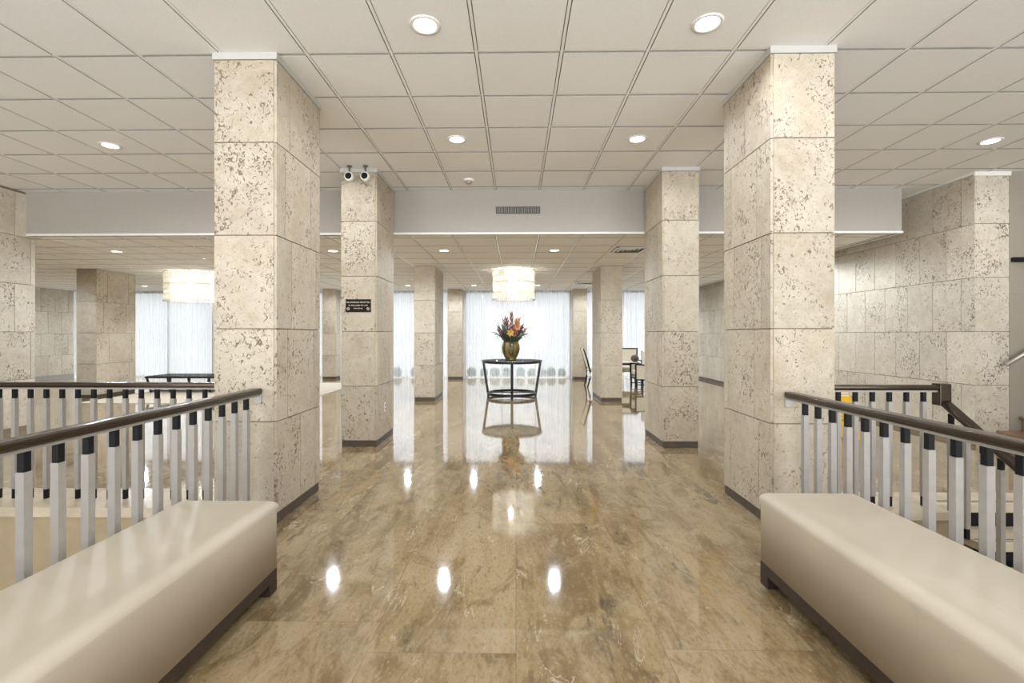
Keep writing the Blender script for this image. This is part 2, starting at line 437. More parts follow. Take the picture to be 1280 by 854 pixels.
def column(x0, x1, y0, y1, ztop, label, seed, side):
    root = thing('stone_column', label, 'column', ((x0 + x1) / 2, (y0 + y1) / 2, 0), 'stone clad columns')
    zs = [z for z in COURSES if z < ztop - .1] + [ztop - (.048 if ztop > HC - .1 else .004)]
    D = y1 - y0
    def sj(k, a, b):
        fr = ([.26, .80], [.50, .86], [.22, .82], [.30, .88], [.17, .74])[(k + seed) % 5]
        return [a] + [a + D * q for q in fr] + [b]
    bm = colbm()
    box(bm, x0 + .012, x1 - .012, y0 + .012, y1 - .012, .0, ztop, 1)
    clad_y(bm, y0, -1, x0 + (.016 if side < 0 else 0), x1 - (.016 if side > 0 else 0), zs, thick=.022, seed=seed)
    clad_y(bm, y1, 1, x0, x1, zs, thick=.022, seed=seed + 1)
    clad_x(bm, x1, 1, y0 + .004, y1 - .024, zs, sj, thick=.022, seed=seed + 2)
    clad_x(bm, x0, -1, y0 + .004, y1 - .024, zs, sj, thick=.022, seed=seed + 3)
    obj('shaft', bm, [M['stone'], M['grout']], root, recalc=True)
    bm = nb(); i = .008
    box(bm, x0 + i, x1 - i, y0 + i, y1 - i, 0, .072)
    obj('plinth', bm, M['stone_base'], root, bevel=.004)
    if ztop < HC - .1: return root
    bm = nb(); e = .008
    for a in ((x0 - e, x1 + e, y0 - e, y0 + .02), (x0 - e, x1 + e, y1 - .02, y1 + e), (x0 - e, x0 + .02, y0 + .02, y1 - .02), (x1 - .02, x1 + e, y0 + .02, y1 - .02)):
        box(bm, *a, ztop - .048, ztop + .004)
    obj('top_trim', bm, M['trim'], root)
    return root
cA = column(-2.165, -1.715, 3.35, 4.11, HC, 'front left coral stone column, the left bronze handrail ending on it', 1, 1)
cB = column(1.785, 2.228, 3.33, 4.09, HC, 'front right coral stone column, the right bronze handrail ending on it', 2, -1)
cC = column(-2.125, -1.688, 5.70, 6.50, HC, 'coral stone column with a dark sign and two cameras on it', 3, 1)
cD = column(1.76, 2.199, 5.70, 6.50, HC, 'coral stone column behind the front right one, carrying the beam', 4, -1)
cE = column(-2.09, -1.655, 9.65, 10.75, LC, 'coral stone column under the lounge ceiling, left of the flower table', 5, 1)
cF = column(1.729, 2.168, 9.65, 10.75, LC, 'coral stone column under the lounge ceiling, right of the flower table, chair behind it', 6, -1)
cH = column(-9.40, -8.97, 9.95, 11.0, LC, 'broad stone pier far left beside the cream rug', 7, 1)
column(-5.97, -5.55, 14.45, 14.85, LC, 'far stone column by the curtains, seen left of the sign column', 8, 1)
column(-2.10, -1.645, 14.45, 14.85, LC, 'far stone column at left edge of the central curtain', 9, 1)
column(1.755, 2.175, 14.45, 14.85, LC, 'far stone column at right edge of the central curtain', 10, -1)

# walls clad with the same stone
bm = colbm()                                        # right wall
clad_x(bm, 5.68, -1, 5.93, YF, [.075] + COURSES[1:5] + [HC - .03], bond(.415, .18), seed=31)
clad_y(bm, 5.93, -1, 5.683, 6.10, [.0] + COURSES[1:5] + [HC - .03], seed=32)
box(bm, 5.69, 6.10, 5.945, YF, 0, HC, 1)
struct('wall_right', bm, [M['wallstone'], M['grout']])
bm = nb(); box(bm, 5.665, 6.11, 5.915, 5.94, HC - .05, HC); box(bm, 5.665, 5.69, 5.94, YF, HC - .03, HC)
struct('trim_3', bm, M['white'])
bm = nb(); box(bm, 5.664, 5.69, 5.93, YF, 0, .073)
struct('baseboard_right', bm, M['stone_base'])
bm = colbm()                                        # stone wall left of the left stairwell
clad_x(bm, -6.93, 1, YB, 6.70, COURSES, bond(.43, .1), seed=33)
clad_y(bm, 6.70, 1, -7.35, -6.93, COURSES, seed=34)
box(bm, -7.35, -6.945, YB, 6.69, -3.2, HC, 1)
struct('wall_left', bm, [M['wallstone'], M['grout']])
bm = colbm()                                        # far left wall of the lounge
clad_x(bm, -14.2, 1, 6.6, YF, [.12] + COURSES[1:4] + [LC], bond(.43, .2), seed=35)
box(bm, XL - .1, -14.215, 6.6, YF, 0, HC, 1)
struct('wall_far_left', bm, [M['wallstone'], M['grout']])
bm = nb(); box(bm, -14.21, -14.18, 6.6, YF, 0, .12); struct('baseboard_far_left', bm, M['alu'])
# plain walls that close the place
bm = nb()
box(bm, XL, -7.35, 3.58, 3.68, -.3, HC)             # lounge, camera side
box(bm, XL, XL + .05, 3.68, 6.6, 0, HC)
struct('wall_lounge', bm, M['vinyl'])
bm = nb(); box(bm, 6.10, XR, 5.93, 6.03, 0, HC); struct('wall_stair', bm, M['vinyl_tan'])
bm = nb(); box(bm, XR, XR + .1, YB, 6.03, -3.2, HC); struct('wall_far_right', bm, M['vinyl'])

# ------------------------------------------------------------------ window wall at the back
WY = 15.10
bays = [(-14.2, -9.75), (-9.33, -5.97), (-5.55, -2.10), (-1.645, 1.755), (2.175, 5.68)]
bm = nb()
box(bm, XL - .1, 5.8, WY - .06, WY + .1, LC - .02, HC)
for a, b in [(-14.4, -14.2), (-9.75, -9.33), (-5.97, -5.55), (-2.10, -1.645), (1.755, 2.175), (5.68, 6.1)]:
    box(bm, a, b, WY - .06, WY + .1, 0, LC - .02)
box(bm, -14.2, 5.68, YF, WY - .06, -.3, 0)
struct('wall_back', bm, M['white'])
for i, (a, b) in enumerate(bays):
    bm = nb(); h = LC - .02; n = 3
    box(bm, a, a + .05, WY - .03, WY + .03, 0, h); box(bm, b - .05, b, WY - .03, WY + .03, 0, h)
    box(bm, a + .05, b - .05, WY - .03, WY + .03, h - .05, h); box(bm, a + .05, b - .05, WY - .03, WY + .03, 0, .05)
    for k in range(1, n):
        x = a + (b - a) * (k / n + (.02 if k == 1 else 0)); box(bm, x - .022, x + .022, WY - .03, WY + .03, .05, h - .05)
    fr = obj('window_%d' % (i + 1), bm, M['chrome']); fr['kind'] = 'structure'
    bm = nb(); box(bm, a + .05, b - .05, WY - .004, WY + .004, .05, h - .05)
    obj('window_glass', bm, M['pane'], fr)
labels = ['sheer white curtain over the far left window, behind the cream rug',
          'sheer white curtain just right of the far left window curtain' ,
          'sheer white curtain in the bay left of the central one, beside the lounge column',
          'widest sheer white curtain, behind the flower table',
          'sheer white curtain in the right bay behind the dining chairs']
for i, (a, b) in enumerate(bays):
    bm = nb(); rr = random.Random(i); n = int((b - a) / .011); z0, z1 = .012, LC - .012
    ph = 0; pts = []
    for k in range(n + 1):
        x = a + .01 + (b - a - .02) * k / n
        ph += .52 + .22 * math.sin(x * 5 + i) + rr.uniform(-.1, .1)
        pts.append((x, ph))
    cols = []
    for x, ph in pts:
        c = []
        for z, amp in ((z0, .036), (.9, .030), (1.9, .026), (z1, .022)):
            c.append(bm.verts.new((x, 14.91 + amp * math.sin(ph), z)))
        cols.append(c)
    for c, d in zip(cols, cols[1:]):
        for k in range(3):
            f = bm.faces.new((c[k], d[k], d[k + 1], c[k + 1])); f.smooth = True
    root = thing('sheer_curtain', labels[i], 'curtain', ((a + b) / 2, 14.91, LC - .01), 'sheer curtains along the back')
    obj('curtain_cloth', bm, M['curtain'], root, recalc=False)
    bm = nb(); box(bm, a + .005, b - .005, 14.885, 14.935, LC - .014, LC + .004)
    obj('curtain_track', bm, M['white'], root)

# outdoors: paving and low clipped shrubs behind the glass
bm = nb(); box(bm, -40, 40, WY + .1, 60, -.1, -.02); struct('ground_outside', bm, M['ground'])
for i, (x, s) in enumerate([(-1.45, .15), (-1.05, .13), (-.7, .16), (-.3, .14), (.15, .15), (.52, .13), (.85, .14), (1.15, .15), (1.5, .13), (-2.7, .15), (-3.3, .16), (-3.9, .15)]):
    bm = nb(); bmesh.ops.create_icosphere(bm, subdivisions=3, radius=1)
    rr = random.Random(i)
    for v in bm.verts:
        k = 1 + rr.uniform(-.12, .12); v.co = Vector((v.co.x * s * k + x, v.co.y * s * k + 15.45, max(-.02, v.co.z * s * 1.15 * k + .13)))
    for f in bm.faces: f.smooth = True
    tag(obj('clipped_shrub', bm, M['hedge']), 'low round shrub outside the glass, blurred behind the curtain hem', 'shrub', 'shrubs outside the window')

# ------------------------------------------------------------------ rear wall behind the camera: unseen glazing, added to light the foreground
bm = nb()
RY = YB
box(bm, -7.0, -6.8, RY - .1, RY, -3.2, HC); box(bm, 8.8, XR, RY - .1, RY, -3.2, HC)
box(bm, -6.8, 8.8, RY - .1, RY, 3.25, HC); box(bm, -6.8, 8.8, RY - .1, RY, -3.2, 0)
struct('wall_rear', bm, M['vinyl'])
bm = nb()
for k in range(11):
    x = -6.8 + 1.56 * k; x0 = min(max(x - .03, -6.8), 8.74); box(bm, x0, x0 + .06, RY - .08, RY - .02, 0, 3.25)
fr = struct('window_6', bm, M['chrome'])
bm = nb(); box(bm, -6.8, 8.8, RY - .055, RY - .045, 0, 3.25); obj('window_glass', bm, M['pane'], fr)

# ------------------------------------------------------------------ railings
def baluster(root, x, y, z0, z1, s=.033):
    bm = nb(); c = .078
    box(bm, x - s / 2, x + s / 2, y - s / 2, y + s / 2, z0 + c, z1 - c)
    b = obj('baluster', bm, M['alu'], root)
    k = s * .82 / 2
    for a, d in ((z0, z0 + c), (z1 - c, z1)):
        bm = nb(); box(bm, x - k, x + k, y - k, y + k, a, d)
        o = obj('baluster_cap', bm, M['black'], b); o['label'] = 'black cap'
    return b
RZ = .955                      # rail centre height
def rail(root, p0, p1, name='handrail'):
    bm = nb(); bar(bm, p0, p1, .072, .042); obj(name, bm, M['bronze'], root, bevel=.012, seg=3)
    bm = nb(); d = Vector((0, 0, -.028)); bar(bm, Vector(p0) + d, Vector(p1) + d, .036, .014)
    o = obj('rail_channel', bm, M['alu'], root); o['label'] = 'pale metal channel under the rail'
def bracket(root, x, y, z):
    bm = nb(); box(bm, x - .028, x + .028, y - .012, y, z - .09, z - .022)
    o = obj('wall_bracket', bm, M['alu'], root, bevel=.004); o['label'] = 'steel wall bracket'

r1 = thing('stair_railing', 'near left railing running from the front left column past the left bench', 'railing', (-1.845, 2.0, 0), 'stair railings')
rail(r1, (-1.845, -.6, RZ), (-1.845, 3.345, RZ)); bracket(r1, -1.845, 3.35, RZ)
for k in range(28): baluster(r1, -1.845, 3.20 - .1325 * k, .001 if False else 0, RZ - .034)
r3 = thing('stair_railing', 'near right railing running from the front right column past the right bench', 'railing', (1.905, 2.0, 0), 'stair railings')
rail(r3, (1.905, -.6, RZ - .015), (1.905, 3.325, RZ - .015)); bracket(r3, 1.905, 3.33, RZ - .015)
for k in range(28): baluster(r3, 1.905, 3.14 - .1335 * k, 0, RZ - .049)
r2 = thing('stair_railing', 'far left railing parallel to the beam, between the left column and the left wall', 'railing', (-4.5, 3.86, 0), 'stair railings')
rail(r2, (-6.92, 3.86, RZ - .012), (-2.17, 3.86, RZ - .012))
for k in range(33): baluster(r2, -2.568 - .133 * (k - 2), 3.86, .001, RZ - .046)
r4 = thing('stair_railing', 'far right railing that turns and slopes down beside the stairs', 'railing', (2.8, 3.79, 0), 'stair railings')
NX = 3.37
rail(r4, (2.232, 3.79, RZ - .015), (NX + .04, 3.79, RZ - .015))
for k in range(6): baluster(r4, 2.56 + .1335 * k - .0, 3.79, .001, RZ - .049)
bm = nb(); extr(bm, [(3.75, .972), (3.83, .972), (3.83, .80), (3.75, .80)], 'x', NX - .045, NX + .045)
obj('newel_block', bm, M['bronze'], r4, bevel=.006)
SL = .66
rail(r4, (NX, 3.80, .85), (NX, 3.80 - 3.0, .85 - 3.0 * SL), 'sloping_handrail')
# stairs going down toward the camera (right opening), open risers
ST0, GO, RI = 3.815, .285, .17
bm_tr = []
for k in range(12):
    z = -RI * (k + 1); y1 = ST0 - GO * k + .02; y0 = ST0 - GO * (k + 1) - .03
    bm_tr.append((y0, y1, z))
stair = thing('staircase_down', 'open stone staircase going down inside the right opening, beyond the railing', 'staircase', (4.5, ST0, 0))
for y0, y1, z in bm_tr:
    bm = nb(); box(bm, NX + .03, 5.6, y1 - .014, y1 - .002, z, z + RI - .061); obj('gap_shade', bm, M['black'], stair)  # black boards stand in for shade in the open gaps between treads
    bm = nb(); box(bm, NX + .03, 5.6, y0, y1, z - .06, z)
    o = obj('tread', bm, M['border'], stair, bevel=.004)
    bm = nb()
    for q in (.04, .072): box(bm, NX + .05, 5.58, y0 + q, y0 + q + .010, z - .001, z + .0015)
    g = obj('grip_strip', bm, M['darkgrey'], o); g['label'] = 'dark nosing grip strips'
bm = nb()
for x in (NX + .25, 5.2):
    bar(bm, (x, ST0 - .08, -.29), (x, ST0 - GO * 12, -.26 - RI * 12), .08, .16)
obj('stringer', bm, M['black'], stair)
bm = nb()
for q in (.06, .088): box(bm, NX + .05, 5.6, PY2 - .03 + q, PY2 - .03 + q + .01, .0, .0025)
struct('trim_4', bm, M['darkgrey'])
for k in range(16):
    y = 3.745 - .125 * (k + .3)
    zb = 0.001 if y > ST0 else -RI * (max(0, math.floor((ST0 - y) / GO)) + 1)
    b = baluster(r4, NX, y, zb, .85 - (3.80 - y) * SL - .045)
# the treads carry these balusters at their open end

# stairs up at far right
up = thing('staircase_up', 'brown stone steps rising to the right below the wall handrail', 'staircase', (6.2, 5.0, 0))
for k in range(9):
    bm = nb(); x = 5.93 + .28 * k
    if x > 8.6: break
    z = .175 * (k + 1)
    y1 = 5.925
    box(bm, x + .03, 8.98, 4.4, y1, z - .175, z - .03)
    box(bm, x, min(x + .32, 8.98), 4.38, y1, z - .03, z)
    obj('step', bm, M['brownstep'], up, bevel=.005)
hr = thing('wall_handrail', 'round steel handrail rising along the beige wall at far right', 'handrail', (6.5, 5.86, 1.0))
bm = nb(); tube(bm, [(5.98, 5.85, .99), (8.6, 5.85, .99 + 2.62 * .62)], .021, 14); obj('rail_tube', bm, M['chrome'], hr)
for q in (.28, 1.6):
    x = 5.98 + q; z = .99 + q * .62
    bm = nb(); tube(bm, [(x, 5.85, z - .015), (x, 5.87, z - .06), (x, 5.925, z - .075)], .009, 8); obj('rail_bracket', bm, M['chrome'], hr)
bm = nb(); box(bm, 6.115, 6.95, 5.88, 5.93, 2.256, 2.312)
tag(obj('wall_rail', bm, M['black'], bevel=.004), 'short black bar fixed high on the beige wall at far right', 'wall bar')

# ------------------------------------------------------------------ benches
def bench(x0, x1, y0, y1, label, h=.485):
    root = thing('upholstered_bench', label, 'bench', ((x0 + x1) / 2, (y0 + y1) / 2, 0), 'beige benches')
    bm = nb(); box(bm, x0, x1, y0, y1, .13, h)
    bmesh.ops.bevel(bm, geom=[e for e in bm.edges if max(v.co.z for v in e.verts) > h - .01 and min(v.co.z for v in e.verts) > h - .01], offset=.055, segments=6, profile=.5, affect='EDGES')
    up = [e for e in bm.edges if abs(e.verts[0].co.x - e.verts[1].co.x) < 1e-5 and abs(e.verts[0].co.y - e.verts[1].co.y) < 1e-5 and abs(e.verts[0].co.z - e.verts[1].co.z) > .1]
    bmesh.ops.bevel(bm, geom=up, offset=.03, segments=3, affect='EDGES')
    for f in bm.faces: f.smooth = True
    o = obj('seat', bm, M['bench'], root)
    w = o.modifiers.new('wn', 'WEIGHTED_NORMAL')
    bm = nb(); box(bm, x0 + .008, x1 - .008, y0 + .008, y1 - .008, .062, .131)
    obj('base_rail', bm, M['darkwood'], root, bevel=.004)
    for sx in (0, 1):
        for sy in (0, 1):
            a0, a1 = (x0 + .008, x0 + .10) if sx == 0 else (x1 - .10, x1 - .008)
            b0, b1 = (y0 + .008, y0 + .085) if sy == 0 else (y1 - .085, y1 - .008)
            bm = nb(); box(bm, a0, a1, b0, b1, 0, .063)
            obj('foot', bm, M['darkwood'], root, bevel=.003)
    return root
bench(-1.795, -1.262, .45, 2.50, 'beige vinyl bench in the left foreground, lying along the left railing')
bench(1.332, 1.86, .55, 2.62, 'beige vinyl bench in the right foreground, lying along the right railing', .50)

# ------------------------------------------------------------------ downlights
LAMP = (.92, .965, 1.0)
LAMP_LOUNGE = (.84, .92, 1.0)
def downlight(x, y, z, label, group, power, spot=True):
    root = thing('recessed_downlight', label, 'downlight', (x, y, z), group)
    bm = nb(); lathe(bm, [(.100, z + .001), (.099, z - .006), (.080, z - .009), (.070, z + .001), (.070, z + .02)], x, y, 28, caps=False)
    obj('trim_ring', bm, M['white'], root, recalc=False)
    bm = nb(); lathe(bm, [(.001, z - .003), (.071, z - .003), (.071, z + .004), (.001, z + .004)], x, y, 28)
    obj('lamp', bm, M['lamp'], root)
    L = bpy.data.lights.new('ceiling_spot', 'SPOT'); L.energy = power; L.color = LAMP if z > 3 else LAMP_LOUNGE; L.spot_size = math.radians(174); L.spot_blend = .35; L.shadow_soft_size = .05
    o = bpy.data.objects.new('ceiling_spot', L); COL.objects.link(o); o.location = (x, y, z - .03)
PH, PLW = 34, 100
hl = 'downlights in the high ceiling'
downlight(-.592, 3.065, HC, 'large lit downlight nearest the camera, left of the middle', hl, PH)
downlight(1.24, 3.075, HC, 'large lit downlight nearest the camera, beside the front right column', hl, PH)
downlight(-.61, 4.86, HC, 'lit downlight in the second row, in front of the smoke detector', hl, PH)
downlight(1.25, 4.88, HC, 'lit downlight in the second row, on the right side of the hall', hl, PH)
downlight(-4.32, 4.96, HC, 'lit downlight over the left stair opening, left of the front left column', hl, PH)
downlight(4.94, 4.99, HC, 'lit downlight at upper right near the stone wall corner', hl, PH)
for x in (3.09, -2.45): downlight(x, 4.88, HC, 'added downlight in the second row, unseen behind a front column from here', 'added front downlights', PH)  # extra lights added to brighten the column sides, out of sight
ll = 'downlights in the lounge ceiling'
for x, t in [(-6.75, 'lit lounge downlight far left, above the stone pier'), (-3.07, 'lit lounge downlight just left of the sign column'),
             (-1.205, 'lit lounge downlight left of the chandelier, behind the beam'), (.64, 'lit lounge downlight between the chandelier and the ceiling vent')]:
    downlight(x, 7.88, LC, t, ll, PLW)
for x, t in [(-3.09, 'small distant downlight near the curtains, left of the lounge column beside the sign column'), (-1.2, 'small distant downlight near the curtains, left of the chandelier'), (.62, 'small distant downlight near the curtains, right of the chandelier'), (-10.69, 'small distant downlight by the left window curtain')]:
    downlight(x, 13.43, LC, t, ll, PLW)
# extra lamps added to brighten the lounge, unseen behind the columns from here
for x, y in [(-4.92, 7.88), (-8.6, 7.88), (-10.4, 7.88), (-12.3, 9.7), (2.49, 13.43), (-4.92, 13.43), (4.33, 7.88), (-13.5, 11.9), (-13.5, 9.4), (5.3, 11.5), (5.3, 9.2)]:
    downlight(x, y, LC, 'added lounge downlight, unseen behind a column or pier from here', 'added lounge downlights', PLW)
# unseen ceiling lights without fixtures, added around the camera to light the foreground
for x, y in [(-.6, 1.2), (1.25, 1.2), (-.6, -.6), (1.25, -.6), (-4.3, 1.2), (4.9, 1.2), (-.6, -2.4), (1.25, -2.4), (-4.3, -1.5), (4.9, -1.5), (-4.3, 3.0), (3.7, 3.0)]:
    L = bpy.data.lights.new('ceiling_spot', 'SPOT'); L.energy = PH * 1.1; L.color = LAMP; L.spot_size = math.radians(174); L.spot_blend = .35; L.shadow_soft_size = .05
    o = bpy.data.objects.new('ceiling_spot', L); COL.objects.link(o); o.location = (x, y, HC - .02)

for x, y in [(-3.6, 1.8), (-5.2, .2), (3.7, .2)]:          # point lights without fixtures, added to brighten the stairwell walls
    L = bpy.data.lights.new('stairwell_light', 'POINT'); L.energy = 45; L.color = LAMP; L.shadow_soft_size = .2
    o = bpy.data.objects.new('stairwell_light', L); COL.objects.link(o); o.location = (x, y, -1.6)

# ------------------------------------------------------------------ chandeliers
def chandelier(x, y, R, label, power):
    root = thing('chandelier', label, 'chandelier', (x, y, LC), 'glass drum chandeliers')
    bm = nb(); lathe(bm, [(.001, LC), (R * .55, LC), (R * .55, LC - .03), (.001, LC - .03)], x, y, 32); obj('ceiling_plate', bm, M['white'], root)
    zt, zb = LC - .055, 2.15
    bm = nb()
    for z in (zt, (zt + zb) / 2 + .05):
        tube(bm, [(x + (R - .03) * math.cos(2 * PI * k / 40), y + (R - .03) * math.sin(2 * PI * k / 40), z) for k in range(40)], .008, 8, True)
    for k in range(4):
        a = PI / 4 + k * PI / 2
        tube(bm, [(x + R * .5 * math.cos(a), y + R * .5 * math.sin(a), LC - .03), (x + (R - .03) * math.cos(a), y + (R - .03) * math.sin(a), zt)], .006, 6)
    obj('frame', bm, M['chrome'], root)
    bm = nb(); n = int(2 * PI * R / .05); tiers = 5; hh = (zt + .02 - zb) / tiers
    for tr in range(tiers):
        z1 = zt + .02 - tr * hh
        for k in range(n):
            a = 2 * PI * (k + .5 * (tr % 2)) / n; rr = R - .012 * (tr % 2)
            cx, cy = x + rr * math.cos(a), y + rr * math.sin(a)
            tx, ty = -math.sin(a), math.cos(a); w = .0205; nx, ny = math.cos(a), math.sin(a)
            z0 = z1 - hh - .012
            dz = .03 if tr == tiers - 1 else .02
            prof = [(0, z1 + .02), (w, z1 - .004), (w, z0 + dz), (0, z0 - .012), (-w, z0 + dz), (-w, z1 - .004)]
            A = [bm.verts.new((cx + tx * q + nx * .005, cy + ty * q + ny * .005, z)) for q, z in prof]
            B = [bm.verts.new((cx + tx * q - nx * .005, cy + ty * q - ny * .005, z)) for q, z in prof]
            bm.faces.new(A); bm.faces.new(B[::-1])
            for q in range(6): bm.faces.new((A[q], B[q], B[(q + 1) % 6], A[(q + 1) % 6]))
    bb = nb()
    for k in range(n):
        a = 2 * PI * (k + .5 * ((tiers - 1) % 2)) / n
        for zz in (zb - .030, zt + .045):
            q = bmesh.ops.create_icosphere(bb, subdivisions=1, radius=.011)
            bmesh.ops.translate(bb, verts=q['verts'], vec=(x + (R + .004) * math.cos(a), y + (R + .004) * math.sin(a), zz))
    o = obj('edge_beads', bb, M['bead'], root); o['kind'] = 'stuff'; o['label'] = 'small amber beads along the rims'
    o = obj('glass_drops', bm, M['capiz'], root); o['kind'] = 'stuff'; o['label'] = 'overlapping frosted glass drops'
    bm = nb()
    for k in range(6):
        a = 2 * PI * k / 6; cx, cy = x + R * .55 * math.cos(a), y + R * .55 * math.sin(a)
        lathe(bm, [(.012, zt - .04), (.035, zt - .08), (.035, zb + .16), (.012, zb + .12)], cx, cy, 12)
    obj('lamp_tube', bm, M['bulb'], root)
    for k in range(3):
        a = 2 * PI * k / 3
        L = bpy.data.lights.new('chandelier_light', 'POINT'); L.energy = power / 3; L.color = (1, .98, .93); L.shadow_soft_size = .06
        l = bpy.data.objects.new('chandelier_light', L); COL.objects.link(l); l.location = (x + R * .3 * math.cos(a), y + R * .3 * math.sin(a), 2.5)
chandelier(-.05, 10.25, .455, 'lit glass drum chandelier above the flower table', 46)
chandelier(-7.30, 10.75, .66, 'lit glass drum chandelier at left, above the cream rug', 75)

# ------------------------------------------------------------------ ceiling and beam fittings
v = thing('air_vent', 'dark slotted air vent in the middle of the dropped beam', 'vent', (.03, 6.58, 3.095))
bm = nb(); box(bm, -.278, .335, 6.572, 6.579, 3.048, 3.142); obj('back_plate', bm, M['darkgrey'], v)
bm = nb()
for x in (-.278, .329): box(bm, x, x + .006, 6.562, 6.573, 3.048, 3.142)
for z in (3.048, 3.136): box(bm, -.272, .329, 6.562, 6.573, z, z + .006)
obj('vent_frame', bm, M['darkgrey'], v)
bm = nb()
for k in range(24):
    x = -.26 + k * .0251; box(bm, x, x + .006, 6.563, 6.572, 3.054, 3.136)
obj('vent_slats', bm, M['alu'], v)
def diffuser(x0, y0, w, label):
    d = thing('ceiling_vent', label, 'vent', (x0 + w / 2, y0 + w / 2, LC), 'square ceiling vents')
    bm = nb(); box(bm, x0, x0 + w, y0, y0 + w, LC - .006, LC + .001); obj('vent_frame', bm, M['white'], d, bevel=.003)
    bm = nb(); box(bm, x0 + .05, x0 + w - .05, y0 + .05, y0 + w - .05, LC - .009, LC - .006); obj('vent_throat', bm, M['darkgrey'], d)
    bm = nb(); c = (x0 + w / 2, y0 + w / 2)
    for s in (.23, .165, .10, .04):
        for a, b in ((0, 1), (1, 0)):
            for sg in (-1, 1):
                p = [(-s, s - .022), (s, s - .022), (s - .03, s + .012), (-s + .03, s + .012)]
                pts = []
                for k, (u, q) in enumerate(p):
                    z = LC - .026 if k < 2 else LC - .012
                    X, Y = (u, q * sg) if a == 0 else (q * sg, u)
                    pts.append((c[0] + X, c[1] + Y, z))
                quad(bm, pts)
                quad(bm, [(a, b, c + .002) for a, b, c in pts])
    obj('vent_blades', bm, M['white'], d, recalc=False)
diffuser(1.555, 7.495, .605, 'white square vent in the lounge ceiling beside the beam column')
diffuser(1.555, 12.38, .605, 'small distant square vent in the lounge ceiling before the right curtain')
s = thing('smoke_detector', 'small round smoke detector on the high ceiling near the beam', 'smoke detector', (-.614, 6.13, HC))
bm = nb(); lathe(bm, [(.001, HC), (.075, HC), (.07, HC - .016), (.05, HC - .022), (.001, HC - .022)], -.614, 6.13, 24); obj('base_ring', bm, M['tbar'], s)
bm = nb(); lathe(bm, [(.001, HC - .02), (.046, HC - .02), (.04, HC - .045), (.02, HC - .055), (.001, HC - .055)], -.614, 6.13, 24); obj('sensor_cap', bm, M['alu'], s)

def camera_unit(x, label):
    z = 3.243; y = 5.60
    r = thing('security_camera', label, 'security camera', (x, y, z), 'ceiling hung cameras')
    bm = nb(); tube(bm, [(x, y, HC), (x, y, z + .03)], .012, 10); tube(bm, [(x, y, HC - .012), (x, y, HC + .002)], .03, 14); obj('hanging_stem', bm, M['stem'], r)
    bm = nb()
    def ringy(prof):
        n = 28; rings = [[bm.verts.new((x + q * math.cos(2 * PI * k / n), yy, z + q * math.sin(2 * PI * k / n))) for k in range(n)] for q, yy in prof]
        for a, b in zip(rings, rings[1:]):
            for k in range(n):
                f = bm.faces.new((a[k], a[(k + 1) % n], b[(k + 1) % n], b[k])); f.smooth = True
        bm.faces.new(rings[0]); bm.faces.new(rings[-1])
    ringy([(.026, y + .05), (.047, y + .038), (.056, y), (.053, y - .035), (.040, y - .042)]); obj('housing', bm, M['white'], r)
    bm = nb(); ringy([(.039, y - .040), (.037, y - .046), (.027, y - .056), (.010, y - .062)]); obj('lens_dome', bm, M['black'], r)
camera_unit(-1.986, 'left one of two white security cameras at the top of the sign column')
camera_unit(-1.794, 'right one of two white security cameras at the top of the sign column')

# ------------------------------------------------------------------ sign on the column
sg = thing('wall_sign', 'small dark no smoking sign fixed to the column below the cameras', 'sign', (-1.912, 5.70, 1.71))
bm = nb(); box(bm, -2.066, -1.758, 5.692, 5.6995, 1.634, 1.79); obj('sign_plate', bm, M['signface'], sg, bevel=.002)
yy = 5.6915
text_obj('sign_text', 'NO SMOKING PERMITTED', .0245, M['signtext'], sg, (-1.912, yy, 1.752))
text_obj('sign_text', 'IN THE LOBBY BY LAW', .0225, M['signtext'], sg, (-1.912, yy, 1.714))
text_obj('sign_text', 'CHAPTER 386', .0185, M['signtext'], sg, (-1.912, yy, 1.678))
for x in (-2.033, -1.791):
    bm = nb(); tube(bm, [(x + .016 * math.cos(2 * PI * k / 20), yy, 1.674 + .016 * math.sin(2 * PI * k / 20)) for k in range(20)], .0022, 6, True)
    box(bm, x - .010, x + .010, yy - .001, yy, 1.672, 1.676)
    bar(bm, (x - .011, yy, 1.685), (x + .011, yy, 1.663), .002, .003)
    obj('no_smoking_symbol', bm, M['signtext'], sg)
o = thing('wall_outlet', 'small white socket low on the inner side of the sign column', 'outlet', (-1.688, 6.05, .43))
bm = nb(); box(bm, -1.6885, -1.682, 6.015, 6.085, .375, .49); obj('cover_plate', bm, M['white'], o, bevel=.002)
bm = nb()
for z in (.405, .455): box(bm, -1.682, -1.680, 6.035, 6.065, z - .012, z + .012)
obj('sockets', bm, M['darkgrey'], o)

# ------------------------------------------------------------------ round console table, vase, flowers
TX, TY = -.09, 10.48
tb = thing('round_table', 'round black iron table with a glass top, in the middle of the hall', 'table', (TX, TY, 0))
def ring(bm, R, z, w, h, n=64):
    rings = []
    for k in range(n):
        a = 2 * PI * k / n; c, s_ = math.cos(a), math.sin(a)
        rings.append([bm.verts.new((TX + r * c, TY + r * s_, zz)) for r, zz in ((R - w / 2, z - h / 2), (R + w / 2, z - h / 2), (R + w / 2, z + h / 2), (R - w / 2, z + h / 2))])
    for k in range(n):
        a, b = rings[k], rings[(k + 1) % n]
        for q in range(4):
            bm.faces.new((a[q], b[q], b[(q + 1) % 4], a[(q + 1) % 4]))
bm = nb(); ring(bm, .625, .765, .035, .042); obj('top_ring', bm, M['blackmetal'], tb)
bm = nb(); lathe(bm, [(.001, .787), (.675, .787), (.678, .793), (.675, .799), (.001, .799)], TX, TY, 64); obj('glass_top', bm, M['tableglass'], tb)
bm = nb(); ring(bm, .525, .07, .04, .055); obj('foot_ring', bm, M['blackmetal'], tb)
bm = nb()
